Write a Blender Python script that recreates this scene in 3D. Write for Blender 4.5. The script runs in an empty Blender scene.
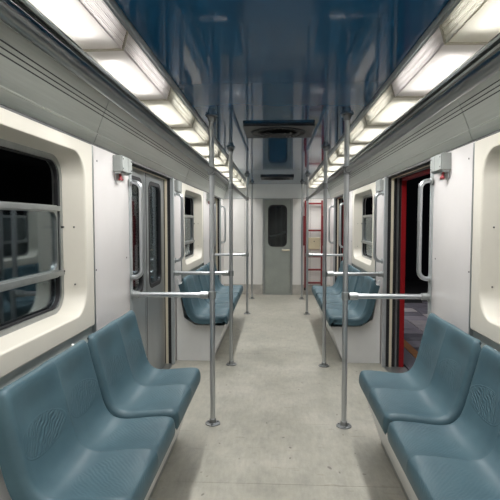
import bpy, bmesh, math, random
from mathutils import Vector, Matrix
random.seed(7)
S = bpy.context.scene
COL = S.collection

# ------------------------------------------------------------------ camera
cam_d = bpy.data.cameras.new('camera')
cam_d.sensor_width = 36.0
cam_d.lens = 36.0              # 500 px focal length on a 500 px frame
cam_d.clip_start = 0.02
cam = bpy.data.objects.new('camera', cam_d)
COL.objects.link(cam)
cam.location = (0, 0, 1.45)
cam.rotation_mode = 'XYZ'
cam.rotation_euler = (math.radians(90 - 3.262), 0, math.radians(2.972))
S.camera = cam

# ------------------------------------------------------------------ world, exposure
w = bpy.data.worlds.new('World')
S.world = w
w.use_nodes = True
w.node_tree.nodes['Background'].inputs[0].default_value = (0.02, 0.022, 0.03, 1)
w.node_tree.nodes['Background'].inputs[1].default_value = 0.05
S.view_settings.view_transform = 'Standard'
S.view_settings.look = 'None'
S.view_settings.gamma = 1.0
S.view_settings.use_curve_mapping = False
S.view_settings.exposure = 0.0
try:
    S.cycles.use_denoising = True
    S.cycles.use_adaptive_sampling = False
    S.cycles.sample_clamp_direct = 6.0
    S.cycles.max_bounces = 8
    S.cycles.transparent_max_bounces = 12
    S.cycles.sample_clamp_indirect = 4.0
    S.cycles.caustics_reflective = False
    S.cycles.caustics_refractive = False
except Exception:
    pass

TUBE_L = 6.5                  # radiance of the fluorescent tubes
LAMP_W = (4.45, 2.2)            # watts each prismatic cover throws down / outwards

# ------------------------------------------------------------------ dimensions (metres; y runs along the car)
XC = 0.018
WALL = 1.055                   # half width at the wall panels
CEIL = 2.185
Y0, Y1 = -1.35, 9.9
DOORS = ((3.5, 4.99), (7.8, 9.29))
POLE_Y = (3.5, 4.985, 7.8, 9.34)
PD = 0.467
RAIL_Z = 0.93
HAND_Z = 1.80
SIDES = ((-1, 'left'), (1, 'right'))


def X(s, d):
    return XC + s * d


# ------------------------------------------------------------------ material helpers
def new_mat(name):
    m = bpy.data.materials.new(name)
    m.use_nodes = True
    nt = m.node_tree
    return m, nt, nt.nodes['Principled BSDF'], nt.nodes['Material Output']


def N(nt, t, **kw):
    n = nt.nodes.new(t)
    for k, v in kw.items():
        if k.startswith('i_'):
            n.inputs[k[2:]].default_value = v
        else:
            setattr(n, k, v)
    return n


def L(nt, a, b):
    nt.links.new(a, b)


def ramp(nt, src, stops):
    r = N(nt, 'ShaderNodeValToRGB')
    e = r.color_ramp.elements
    while len(e) < len(stops):
        e.new(0.5)
    for i, (p, c) in enumerate(stops):
        e[i].position = p
        e[i].color = c if len(c) == 4 else (*c, 1)
    L(nt, src, r.inputs[0])
    return r.outputs[0]


def math_n(nt, op, a, b=None, c=None):
    n = N(nt, 'ShaderNodeMath', operation=op)
    for i, v in enumerate((a, b, c)):
        if v is None:
            continue
        if isinstance(v, (int, float)):
            n.inputs[i].default_value = v
        else:
            L(nt, v, n.inputs[i])
    return n.outputs[0]


def obj_coords(nt, scale=(1, 1, 1)):
    g = N(nt, 'ShaderNodeNewGeometry')
    mp = N(nt, 'ShaderNodeMapping')
    mp.inputs['Scale'].default_value = scale
    L(nt, g.outputs['Position'], mp.inputs[0])
    return mp.outputs[0]


def basic(name, col, rough=0.5, metal=0.0, var=0.06, nscale=6.0, stretch=(1, 1, 1), bump=0.0, bscale=60.0, spec=0.5):
    """painted or bare surface with slight procedural variation and wear"""
    m, nt, p, o = new_mat(name)
    co = obj_coords(nt, stretch)
    n = N(nt, 'ShaderNodeTexNoise', i_Scale=nscale, i_Detail=4.0, i_Roughness=0.6)
    L(nt, co, n.inputs['Vector'])
    lo = tuple(max(0, c * (1 - var)) for c in col)
    hi = tuple(min(1, c * (1 + var)) for c in col)
    L(nt, ramp(nt, n.outputs['Fac'], [(0.3, lo), (0.7, hi)]), p.inputs['Base Color'])
    p.inputs['Roughness'].default_value = rough
    p.inputs['Metallic'].default_value = metal
    p.inputs['Specular IOR Level'].default_value = spec
    if bump:
        b = N(nt, 'ShaderNodeBump', i_Strength=bump, i_Distance=0.002)
        n2 = N(nt, 'ShaderNodeTexNoise', i_Scale=bscale, i_Detail=3.0)
        L(nt, co, n2.inputs['Vector'])
        L(nt, n2.outputs['Fac'], b.inputs['Height'])
        L(nt, b.outputs[0], p.inputs['Normal'])
    return m


M = {}
M['panel'] = basic('panel_white', (0.67, 0.645, 0.635), 0.32, var=0.03, nscale=2.5, bump=0.05, bscale=20)
M['cream'] = basic('cream_moulding', (0.66, 0.63, 0.555), 0.42, var=0.05, nscale=2.0, bump=0.05, bscale=30)
M['endwall'] = basic('end_wall_white', (0.88, 0.87, 0.84), 0.4, var=0.04, nscale=2.0)
M['header'] = basic('header_panel', (0.80, 0.83, 0.83), 0.3, metal=0.45, var=0.04, nscale=2.0)
M['endkick'] = basic('end_kick', (0.5, 0.48, 0.44), 0.45, var=0.15, nscale=6.0)
M['lower'] = basic('lower_wall', (0.42, 0.46, 0.45), 0.4, var=0.06)
M['skirt'] = basic('bench_skirt', (0.74, 0.745, 0.74), 0.42, var=0.06, nscale=3.0, bump=0.05)
M['cove'] = basic('brushed_cove', (0.47, 0.495, 0.455), 0.30, metal=0.9, var=0.06, nscale=3.0, stretch=(30, 0.8, 30))
M['steel'] = basic('pole_steel', (0.52, 0.54, 0.56), 0.33, metal=1.0, var=0.03, nscale=3)
M['steel_rail'] = basic('rail_steel', (0.25, 0.265, 0.27), 0.3, metal=1.0, var=0.03, nscale=3)
M['steel_dull'] = basic('dull_steel', (0.40, 0.42, 0.42), 0.38, metal=0.9, var=0.12, nscale=9)
M['flange'] = basic('flange_steel', (0.26, 0.27, 0.275), 0.4, metal=0.9, var=0.2, nscale=20)
M['jamb'] = basic('jamb_grey', (0.45, 0.48, 0.49), 0.38, metal=0.35, var=0.06)
M['doorgrey'] = basic('door_grey', (0.36, 0.38, 0.385), 0.3, metal=0.7, var=0.1, nscale=4, stretch=(1, 1, 0.4))
M['enddoor'] = basic('end_door_green_grey', (0.345, 0.375, 0.345), 0.42, metal=0.2, var=0.08, nscale=5)
M['box'] = basic('box_grey', (0.25, 0.265, 0.255), 0.45, var=0.08, nscale=12)
M['black'] = basic('black_rubber', (0.012, 0.012, 0.014), 0.6, var=0.3)
M['dark'] = basic('dark_soffit', (0.05, 0.052, 0.053), 0.4, metal=0.4, var=0.2)
M['shadowgap'] = basic('gap_shade', (0.09, 0.09, 0.09), 0.5, metal=0.3, var=0.2)
M['ivory'] = basic('ivory_seal', (0.72, 0.66, 0.52), 0.5, var=0.05)
M['red'] = basic('red_paint', (0.30, 0.008, 0.012), 0.4, var=0.1)
M['ladder'] = basic('ladder_red', (0.19, 0.018, 0.022), 0.45, var=0.15, nscale=12)
M['pull'] = basic('pull_red', (0.24, 0.025, 0.03), 0.4, var=0.1)
M['creambox'] = basic('cream_box', (0.62, 0.54, 0.37), 0.5, var=0.08)
M['screw'] = basic('screw_dark', (0.10, 0.10, 0.10), 0.4, metal=0.6)
M['trim'] = basic('light_trim', (0.24, 0.27, 0.29), 0.3, metal=0.85, var=0.1)
M['ventplate'] = basic('vent_plate', (0.012, 0.014, 0.018), 0.5, var=0.2)
M['ventslat'] = basic('vent_slat', (0.10, 0.10, 0.10), 0.35, metal=0.6, var=0.2)
M['housing'] = basic('lamp_housing', (0.75, 0.74, 0.70), 0.6, var=0.03)
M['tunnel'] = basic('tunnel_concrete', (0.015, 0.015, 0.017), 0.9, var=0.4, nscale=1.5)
M['cap'] = basic('lens_cap', (0.50, 0.46, 0.38), 0.5, var=0.1)
M['yellowline'] = basic('orange_line', (0.48, 0.20, 0.06), 0.7, var=0.2)
M['tile_a'] = basic('tile_mauve', (0.34, 0.31, 0.36), 0.5, var=0.15)
M['tile_b'] = basic('tile_dark', (0.17, 0.16, 0.19), 0.5, var=0.15)
M['tile_c'] = basic('tile_pale', (0.46, 0.42, 0.44), 0.5, var=0.15)


def mk_floor():
    m, nt, p, o = new_mat('worn_linoleum')
    co = obj_coords(nt)
    n1 = N(nt, 'ShaderNodeTexNoise', i_Scale=1.6, i_Detail=6.0, i_Roughness=0.65)
    L(nt, co, n1.inputs['Vector'])
    base = ramp(nt, n1.outputs['Fac'], [(0.28, (0.27, 0.265, 0.225)), (0.5, (0.355, 0.342, 0.292)), (0.72, (0.43, 0.41, 0.36))])
    co2 = obj_coords(nt, (38, 9.0, 1))
    n2 = N(nt, 'ShaderNodeTexNoise', i_Scale=1.0, i_Detail=5.0, i_Roughness=0.7)
    L(nt, co2, n2.inputs['Vector'])
    st = ramp(nt, n2.outputs['Fac'], [(0.3, (0.87, 0.875, 0.875)), (0.7, (1.08, 1.075, 1.07))])
    nf = N(nt, 'ShaderNodeTexNoise', i_Scale=9.0, i_Detail=8.0, i_Roughness=0.75)
    L(nt, obj_coords(nt, (1.0, 0.6, 1)), nf.inputs['Vector'])
    mott = ramp(nt, nf.outputs['Fac'], [(0.3, (0.84, 0.85, 0.86)), (0.5, (1, 1, 1)), (0.72, (1.09, 1.07, 1.05))])
    # thin scratches and scrapes across the aisle
    ns = N(nt, 'ShaderNodeTexNoise', i_Scale=1.0, i_Detail=3.0, i_Distortion=0.6)
    L(nt, obj_coords(nt, (5.0, 34.0, 1)), ns.inputs['Vector'])
    scr = ramp(nt, ns.outputs['Fac'], [(0.66, (1, 1, 1)), (0.71, (0.80, 0.79, 0.77)), (0.76, (1, 1, 1))])
    m0 = N(nt, 'ShaderNodeMix', data_type='RGBA', blend_type='MULTIPLY')
    m0.inputs['Factor'].default_value = 1.0
    L(nt, base, m0.inputs['A'])
    L(nt, mott, m0.inputs['B'])
    m00 = N(nt, 'ShaderNodeMix', data_type='RGBA', blend_type='MULTIPLY')
    m00.inputs['Factor'].default_value = 1.0
    L(nt, m0.outputs['Result'], m00.inputs['A'])
    L(nt, scr, m00.inputs['B'])
    base = m00.outputs['Result']
    mx = N(nt, 'ShaderNodeMix', data_type='RGBA', blend_type='MULTIPLY')
    mx.inputs['Factor'].default_value = 1.0
    L(nt, base, mx.inputs['A'])
    L(nt, st, mx.inputs['B'])
    # small dark scuffs and cigarette-burn like nicks
    co3 = obj_coords(nt, (13, 8, 1))
    wob = N(nt, 'ShaderNodeTexNoise', i_Scale=0.6, i_Detail=2.0)
    L(nt, co3, wob.inputs['Vector'])
    add = N(nt, 'ShaderNodeMix', data_type='RGBA', blend_type='LINEAR_LIGHT')
    add.inputs['Factor'].default_value = 0.6
    L(nt, co3, add.inputs['A'])
    L(nt, wob.outputs['Color'], add.inputs['B'])
    v = N(nt, 'ShaderNodeTexVoronoi', i_Scale=1.0)
    L(nt, add.outputs['Result'], v.inputs['Vector'])
    sc = ramp(nt, v.outputs['Distance'], [(0.07, (1, 1, 1)), (0.12, (0, 0, 0))])
    nsel = N(nt, 'ShaderNodeTexNoise', i_Scale=3.0)
    L(nt, co, nsel.inputs['Vector'])
    sel = ramp(nt, nsel.outputs['Fac'], [(0.48, (0, 0, 0)), (0.52, (1, 1, 1))])
    msk = math_n(nt, 'MULTIPLY', sc, sel)
    mx2 = N(nt, 'ShaderNodeMix', data_type='RGBA')
    L(nt, math_n(nt, 'MULTIPLY', msk, 0.7), mx2.inputs['Factor'])
    L(nt, mx.outputs['Result'], mx2.inputs['A'])
    mx2.inputs['B'].default_value = (0.10, 0.085, 0.075, 1)
    L(nt, mx2.outputs['Result'], p.inputs['Base Color'])
    L(nt, ramp(nt, n1.outputs['Fac'], [(0.3, (0.34,) * 3), (0.7, (0.52,) * 3)]), p.inputs['Roughness'])
    b = N(nt, 'ShaderNodeBump', i_Strength=0.15, i_Distance=0.002)
    L(nt, n2.outputs['Fac'], b.inputs['Height'])
    L(nt, b.outputs[0], p.inputs['Normal'])
    return m


M['floor'] = mk_floor()


def mk_ceiling():
    m, nt, p, o = new_mat('glossy_blue_ceiling')
    co = obj_coords(nt, (1.0, 0.35, 1))
    n = N(nt, 'ShaderNodeTexNoise', i_Scale=2.2, i_Detail=3.0)
    L(nt, co, n.inputs['Vector'])
    L(nt, ramp(nt, n.outputs['Fac'], [(0.3, (0.009, 0.066, 0.150)), (0.7, (0.012, 0.080, 0.178))]), p.inputs['Base Color'])
    p.inputs['Roughness'].default_value = 0.055
    p.inputs['IOR'].default_value = 1.17
    co2 = obj_coords(nt, (5.0, 1.3, 1))
    n2 = N(nt, 'ShaderNodeTexNoise', i_Scale=1.3, i_Detail=1.5)
    L(nt, co2, n2.inputs['Vector'])
    b = N(nt, 'ShaderNodeBump', i_Strength=0.045, i_Distance=0.006)
    L(nt, n2.outputs['Fac'], b.inputs['Height'])
    L(nt, b.outputs[0], p.inputs['Normal'])
    return m


M['ceiling'] = mk_ceiling()


def mk_seat():
    """blue moulded fibreglass; pressed oval ornament on back and pan, from the shell's own UV (metres)"""
    m, nt, p, o = new_mat('blue_fibreglass')
    co = obj_coords(nt)
    n = N(nt, 'ShaderNodeTexNoise', i_Scale=5.0, i_Detail=5.0, i_Roughness=0.65)
    L(nt, co, n.inputs['Vector'])
    L(nt, ramp(nt, n.outputs['Fac'], [(0.3, (0.040, 0.086, 0.110)), (0.7, (0.060, 0.118, 0.144))]), p.inputs['Base Color'])
    p.inputs['Roughness'].default_value = 0.47
    uv = N(nt, 'ShaderNodeUVMap', uv_map='UVMap')
    sep = N(nt, 'ShaderNodeSeparateXYZ')
    L(nt, uv.outputs[0], sep.inputs[0])
    px, py = sep.outputs[0], sep.outputs[1]

    def ell(cx, cy, rx, ry, shear):
        a = math_n(nt, 'SUBTRACT', px, cx)
        b_ = math_n(nt, 'SUBTRACT', py, cy)
        b_ = math_n(nt, 'ADD', b_, math_n(nt, 'MULTIPLY', a, shear))
        a = math_n(nt, 'DIVIDE', a, rx)
        b_ = math_n(nt, 'DIVIDE', b_, ry)
        return math_n(nt, 'SQRT', math_n(nt, 'ADD', math_n(nt, 'MULTIPLY', a, a), math_n(nt, 'MULTIPLY', b_, b_)))
    heights = []
    for (cx, cy, rx, ry, sh, sc, dist) in ((0, 0.60, 0.178, 0.070, 0.0, 20.0, 8.0), (0, 0.24, 0.185, 0.17, 0.0, 24.0, 5.0)):
        r = ell(cx, cy, rx, ry, sh)
        inside = ramp(nt, r, [(0.86, (1, 1, 1)), (0.95, (0, 0, 0))])
        ring = ramp(nt, r, [(0.90, (0, 0, 0)), (0.96, (1, 1, 1)), (1.04, (0, 0, 0))])
        wv = N(nt, 'ShaderNodeTexWave', i_Scale=sc / 10, i_Distortion=dist, i_Detail=1.0)
        wv.inputs['Detail Scale'].default_value = 0.95
        mp = N(nt, 'ShaderNodeMapping')
        mp.inputs['Scale'].default_value = (9, 9, 9)
        mp.inputs['Rotation'].default_value = (0, 0, 0.9)
        L(nt, uv.outputs[0], mp.inputs[0])
        L(nt, mp.outputs[0], wv.inputs['Vector'])
        heights.append(math_n(nt, 'ADD', math_n(nt, 'MULTIPLY', wv.outputs['Fac'], inside), math_n(nt, 'MULTIPLY', ring, 0.55 if cy > 0.5 else 0.0)))
    h = math_n(nt, 'ADD', math_n(nt, 'MULTIPLY', heights[0], 1.0), math_n(nt, 'MULTIPLY', heights[1], 0.26))
    b = N(nt, 'ShaderNodeBump', i_Strength=0.7, i_Distance=0.0032)
    L(nt, h, b.inputs['Height'])
    L(nt, b.outputs[0], p.inputs['Normal'])
    return m


M['seat'] = mk_seat()


def mk_glass():
    m, nt, p, o = new_mat('window_glass')
    nt.nodes.remove(p)
    t = N(nt, 'ShaderNodeBsdfTransparent')
    t.inputs[0].default_value = (0.72, 0.76, 0.76, 1)
    g = N(nt, 'ShaderNodeBsdfGlossy', i_Roughness=0.02)
    g.inputs[0].default_value = (0.9, 0.95, 1.0, 1)
    f = N(nt, 'ShaderNodeFresnel', i_IOR=1.5)
    mx = N(nt, 'ShaderNodeMixShader')
    fac = math_n(nt, 'MINIMUM', math_n(nt, 'MULTIPLY', f.outputs[0], 0.6), 1.0)
    L(nt, fac, mx.inputs[0])
    L(nt, t.outputs[0], mx.inputs[1])
    L(nt, g.outputs[0], mx.inputs[2])
    L(nt, mx.outputs[0], o.inputs[0])
    return m


M['glass'] = mk_glass()


def mk_lens(name, col, ribs):
    """translucent plastic lamp cover, lit from behind by the real tube in its housing"""
    m, nt, p, o = new_mat(name)
    nt.nodes.remove(p)
    co = obj_coords(nt)
    n = N(nt, 'ShaderNodeTexNoise', i_Scale=4.0, i_Detail=4.0)
    L(nt, co, n.inputs['Vector'])
    c = ramp(nt, n.outputs['Fac'], [(0.3, tuple(v * 0.93 for v in col)), (0.7, col)])
    tr = N(nt, 'ShaderNodeBsdfTranslucent')
    L(nt, c, tr.inputs[0])
    df = N(nt, 'ShaderNodeBsdfDiffuse')
    L(nt, c, df.inputs[0])
    m1 = N(nt, 'ShaderNodeMixShader')
    m1.inputs[0].default_value = 0.35
    L(nt, tr.outputs[0], m1.inputs[1])
    L(nt, df.outputs[0], m1.inputs[2])
    gl = N(nt, 'ShaderNodeBsdfGlossy', i_Roughness=0.25)
    m2 = N(nt, 'ShaderNodeMixShader')
    m2.inputs[0].default_value = 0.04
    L(nt, m1.outputs[0], m2.inputs[1])
    L(nt, gl.outputs[0], m2.inputs[2])
    if ribs:
        s3 = N(nt, 'ShaderNodeSeparateXYZ')
        g = N(nt, 'ShaderNodeNewGeometry')
        L(nt, g.outputs['Position'], s3.inputs[0])
        sn = math_n(nt, 'SINE', math_n(nt, 'MULTIPLY', s3.outputs[2], 2 * math.pi / 0.0065))
        b = N(nt, 'ShaderNodeBump', i_Strength=0.8, i_Distance=0.002)
        L(nt, sn, b.inputs['Height'])
        for q in (tr, df, gl):
            L(nt, b.outputs[0], q.inputs['Normal'])
    L(nt, m2.outputs[0], o.inputs[0])
    return m


M['lens_a'] = mk_lens('lens_pinkish', (0.93, 0.90, 0.90), False)
M['lens_b'] = mk_lens('lens_yellowed', (0.91, 0.89, 0.82), False)
M['ribs_a'] = mk_lens('ribbed_lens_pinkish', (0.90, 0.86, 0.87), True)
M['ribs_b'] = mk_lens('ribbed_lens_yellowed', (0.86, 0.84, 0.76), True)


def mk_tube():
    m, nt, p, o = new_mat('fluorescent_tube')
    p.inputs['Base Color'].default_value = (0.9, 0.9, 0.9, 1)
    p.inputs['Emission Color'].default_value = (1.0, 0.985, 0.955, 1)
    p.inputs['Emission Strength'].default_value = TUBE_L
    return m


M['tube'] = mk_tube()


# ------------------------------------------------------------------ mesh helpers
class MB:
    def __init__(self):
        self.v, self.f = [], []

    def quad_loops(self, loops, closed=True, cap=False):
        """bridge successive vertex loops of equal length"""
        base = len(self.v)
        n = len(loops[0])
        for lp in loops:
            self.v += [tuple(p) for p in lp]
        for i in range(len(loops) - 1):
            for j in range(n if closed else n - 1):
                a = base + i * n + j
                b = base + i * n + (j + 1) % n
                self.f.append((a, b, b + n, a + n))
        if cap:
            self.f.append(tuple(base + j for j in range(n)))
            self.f.append(tuple(base + (len(loops) - 1) * n + j for j in range(n)))
        return self

    def box(self, lo, hi):
        x0, y0, z0 = (min(a, b) for a, b in zip(lo, hi))
        x1, y1, z1 = (max(a, b) for a, b in zip(lo, hi))
        return self.quad_loops([[(x0, y0, z0), (x1, y0, z0), (x1, y1, z0), (x0, y1, z0)],
                                [(x0, y0, z1), (x1, y0, z1), (x1, y1, z1), (x0, y1, z1)]], cap=True)

    def tube(self, pts, r, n=16):
        pts = [Vector(p) for p in pts]
        loops = []
        prev = None
        for i, p in enumerate(pts):
            t = (pts[min(i + 1, len(pts) - 1)] - pts[max(i - 1, 0)]).normalized()
            if prev is None:
                a = Vector((0, 0, 1)) if abs(t.z) < 0.9 else Vector((1, 0, 0))
                u = t.cross(a).normalized()
            else:
                u = (prev - t * prev.dot(t)).normalized()
            prev = u
            v = t.cross(u)
            rr = r[i] if isinstance(r, (list, tuple)) else r
            loops.append([p + (u * math.cos(2 * math.pi * k / n) + v * math.sin(2 * math.pi * k / n)) * rr for k in range(n)])
        return self.quad_loops(loops, cap=True)

    def lathe(self, c, axis, prof, n=20):
        """prof: (offset along axis, radius)"""
        c = Vector(c)
        ax = Vector(axis).normalized()
        pts = [c + ax * o for o, _ in prof]
        a = Vector((0, 0, 1)) if abs(ax.z) < 0.9 else Vector((1, 0, 0))
        u = ax.cross(a).normalized()
        v = ax.cross(u)
        loops = [[p + (u * math.cos(2 * math.pi * k / n) + v * math.sin(2 * math.pi * k / n)) * max(r, 1e-5) for k in range(n)]
                 for p, (_, r) in zip(pts, prof)]
        return self.quad_loops(loops, cap=True)

    def prism_y(self, prof, y0, y1, closed=True):
        """extrude a profile of (x, z) points along y"""
        return self.quad_loops([[(x, y0, z) for x, z in prof], [(x, y1, z) for x, z in prof]], closed=closed, cap=closed)


def link(name, mb, mat, parent=None, smooth=35, bevel=0.0):
    me = bpy.data.meshes.new(name)
    me.from_pydata(mb.v, [], mb.f)
    bm = bmesh.new()
    bm.from_mesh(me)
    bmesh.ops.recalc_face_normals(bm, faces=bm.faces)
    if bevel:
        bmesh.ops.bevel(bm, geom=[e for e in bm.edges if len(e.link_faces) == 2 and e.calc_face_angle(0) > 0.6],
                        offset=bevel, segments=2, affect='EDGES', profile=0.5)
    bm.to_mesh(me)
    bm.free()
    me.materials.append(mat)
    if smooth:
        me.shade_smooth()
        me.set_sharp_from_angle(angle=math.radians(smooth))
    o = bpy.data.objects.new(name, me)
    COL.objects.link(o)
    if bevel:
        wnm = o.modifiers.new('weighted', 'WEIGHTED_NORMAL')
        wnm.keep_sharp = True
    if parent is not None:
        o.parent = parent
        o.matrix_parent_inverse = Matrix.Translation(-parent.location)
    return o


def empty(name, loc=(0, 0, 0)):
    o = bpy.data.objects.new(name, None)
    o.empty_display_size = 0.1
    o.location = loc
    COL.objects.link(o)
    return o


def thing(name, label, cat, loc, group=None):
    o = empty(name, loc)
    o['label'] = label
    o['category'] = cat
    if group:
        o['group'] = group
    return o


def structure(o, label=None):
    o['kind'] = 'structure'
    if label:
        o['label'] = label
    return o


def rrect(a0, a1, b0, b1, r, k=7):
    """rounded rectangle as (a, b) points, 4*(k+1) of them"""
    pts = []
    for ca, cb, st in ((a1 - r, b1 - r, 0), (a0 + r, b1 - r, 90), (a0 + r, b0 + r, 180), (a1 - r, b0 + r, 270)):
        for i in range(k + 1):
            t = math.radians(st + 90 * i / k)
            pts.append((ca + r * math.cos(t), cb + r * math.sin(t)))
    return pts


def yz(s, d, pts):
    return [(X(s, d), a, b) for a, b in pts]


def ring_yz(s, d0, d1, outer, inner):
    """a solid ring between two rounded rectangles in the wall plane"""
    mb = MB()
    mb.quad_loops([yz(s, d0, outer), yz(s, d0, inner), yz(s, d1, inner), yz(s, d1, outer), yz(s, d0, outer)])
    return mb


def slab_yz(s, d0, d1, outline):
    return MB().quad_loops([yz(s, d0, outline), yz(s, d1, outline)], cap=True)


# ------------------------------------------------------------------ floor, ceiling
floor = structure(empty('floor'), 'worn beige grey linoleum aisle floor with dark scuffs')
for a, b in zip((Y0, 2.69, 5.42, 8.15), (2.69, 5.42, 8.15, Y1)):
    link('floor_sheet', MB().box((X(-1, 1.13), a + 0.001, -0.05), (X(1, 1.13), b - 0.001, 0.0)), M['floor'], floor, smooth=0)

ceiling = structure(empty('ceiling', (0, 0, CEIL)), 'glossy dark blue ceiling of wide panels')
seams = [Y0, 0.0, 2.71, 5.44, 8.17, Y1]
for a, b in zip(seams, seams[1:]):
    link('ceiling_panel', MB().box((X(-1, 0.575), a + 0.0015, CEIL), (X(1, 0.575), b - 0.0015, CEIL + 0.02)), M['ceiling'], ceiling, smooth=0)
link('ceiling_backing', MB().box((X(-1, 1.2), Y0, CEIL + 0.03), (X(1, 1.2), Y1, CEIL + 0.05)), M['dark'], ceiling)

# ------------------------------------------------------------------ side walls with coves
COVE = ((1.055, 1.893), (0.944, 2.168))


def cove_profile(s):
    (d0, z0), (d1, z1) = COVE
    nx, nz = -(z1 - z0), -(d1 - d0)            # towards the aisle, in (d, z)
    ln = math.hypot(nx, nz)
    nx, nz = nx / ln, -abs(nz) / ln

    def pt(t, off):
        bow = 0.003 * math.sin(math.pi * t)     # slight belly away from the aisle
        return (d0 + (d1 - d0) * t - nx * bow + nx * off, z0 + (z1 - z0) * t - nz * bow + nz * off)
    seq = [(0.0, -0.012), (0.0, 0.0), (0.06, 0.003), (0.175, 0.003), (0.185, 0.006), (0.20, 0.006), (0.21, 0.0)]
    for g in (0.55, 0.62, 0.69):
        seq += [(g - 0.010, 0.0), (g - 0.0095, -0.007), (g + 0.0095, -0.007), (g + 0.010, 0.0)]
    seq += [(1.0, 0.0), (1.0, -0.012)]
    front = [pt(t, o) for t, o in seq]
    return [(X(s, d), z) for d, z in front]




def groove_pt(s, t, off):
    (d0, z0), (d1, z1) = COVE
    ln = math.hypot(z1 - z0, d1 - d0)
    nx, nz = -(z1 - z0) / ln, -abs(d1 - d0) / ln
    bow = 0.003 * math.sin(math.pi * t)
    return (X(s, d0 + (d1 - d0) * t - nx * bow + nx * off), z0 + (z1 - z0) * t - nz * bow + nz * off)


COVE_SEAMS = (Y0, 1.35, 2.82, 5.66, 7.12, Y1)
PANELS = ((2.785, 3.5), (4.99, 5.415), (7.085, 7.8), (9.29, Y1))
walls = {}
for s, side in SIDES:
    wl = structure(empty('wall_' + side, (X(s, WALL), 0, 0)), 'off-white panelled %s side wall with brushed metal cove above' % side)
    walls[s] = wl
    for a, b in PANELS:
        link('wall_panel', MB().box((X(s, WALL), a + 0.002, 0), (X(s, WALL + 0.05), b - 0.002, 1.883)), M['panel'], wl, bevel=0.003)
        sy = {2.785: 2.782, 4.99: 5.418, 7.085: 7.082, 9.29: None}[a]
        if sy:
            link('seam_strip', MB().box((X(s, WALL - 0.009), sy - 0.012, 0.0), (X(s, WALL + 0.02), sy + 0.012, 1.875)), M['steel_dull'], wl, bevel=0.003)
    link('wall_panel', MB().box((X(s, WALL), Y0, 0), (X(s, WALL + 0.05), 1.118, 1.883)), M['panel'], wl)
    for a, b in ((1.12, 2.78), (5.42, 7.08)):
        link('lower_panel', MB().box((X(s, WALL + 0.006), a, 0), (X(s, WALL + 0.05), b, 0.868)), M['lower'], wl)
    link('gap_shade_strip', MB().box((X(s, WALL + 0.004), Y0, 1.875), (X(s, WALL + 0.1), Y1, 1.90)), M['shadowgap'], wl)  # dark strip, its colour stands in for the gap shadow under the cove
    prof = cove_profile(s)
    for a, b in zip(COVE_SEAMS, COVE_SEAMS[1:]):
        link('cove_panel', MB().prism_y(prof, a + 0.004, b - 0.004), M['cove'], wl, smooth=20)
        for g in (0.55, 0.62, 0.69):
            q = [groove_pt(s, g + e, o) for e, o in ((-0.0092, -0.0065), (-0.0092, -0.0022), (0.0092, -0.0022), (0.0092, -0.0065))]
            link('groove_inlay', MB().prism_y(q, a + 0.003, b - 0.003), M['black'], wl, smooth=0)
    link('cove_backing', MB().prism_y([(X(s, 1.068), 1.895), (X(s, 1.10), 1.895), (X(s, 1.02), 2.20), (X(s, 0.958), 2.175)], Y0, Y1), M['dark'], wl)
    # dark soffit between cove and lamp row, with a thin bright lip along it
    link('soffit', MB().box((X(s, 0.765), Y0, 2.155), (X(s, 0.995), Y1, 2.18)), M['dark'], wl)
    link('soffit_lip', MB().prism_y([(X(s, 0.757), 2.10), (X(s, 0.772), 2.10), (X(s, 0.785), 2.155), (X(s, 0.775), 2.16)], Y0, Y1), M['trim'], wl)
    link('soffit_rib', MB().prism_y([(X(s, 0.845), 2.140), (X(s, 0.862), 2.140), (X(s, 0.862), 2.158), (X(s, 0.845), 2.158)], Y0, Y1), M['steel_dull'], wl)
    for k in range(9):
        yy = 1.5 + 0.92 * k
        link('screw', MB().lathe((X(s, 0.815), yy, 2.157), (0, 0, -1), [(0, 0.006), (0.004, 0.005), (0.005, 0.0)], 8), M['steel'], wl)
    # panel screws
    for yy, zz in ((2.87, 1.80), (2.83, 1.17), (3.42, 1.20), (7.16, 1.80), (7.16, 1.17)):
        link('screw', MB().lathe((X(s, WALL), yy, zz), (-s, 0, 0), [(0, 0.006), (0.002, 0.005), (0.003, 0.0)], 10), M['screw'], wl)
    # extruded strip that edges the ceiling panels
    t = MB()
    t.prism_y([(X(s, 0.556), CEIL + 0.006), (X(s, 0.558), 2.172), (X(s, 0.564), 2.165), (X(s, 0.571), 2.166), (X(s, 0.574), 2.173), (X(s, 0.582), 2.168), (X(s, 0.588), 2.176), (X(s, 0.586), CEIL + 0.006)], Y0, Y1)
    structure(link('trim_1' if s < 0 else 'trim_2', t, M['trim'], smooth=50), 'grey metal strip edging the blue ceiling, %s' % side)

rear = structure(link('wall_rear', MB().box((X(-1, 1.2), Y0 - 0.05, 0), (X(1, 1.2), Y0, CEIL)), M['endwall']))

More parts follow.
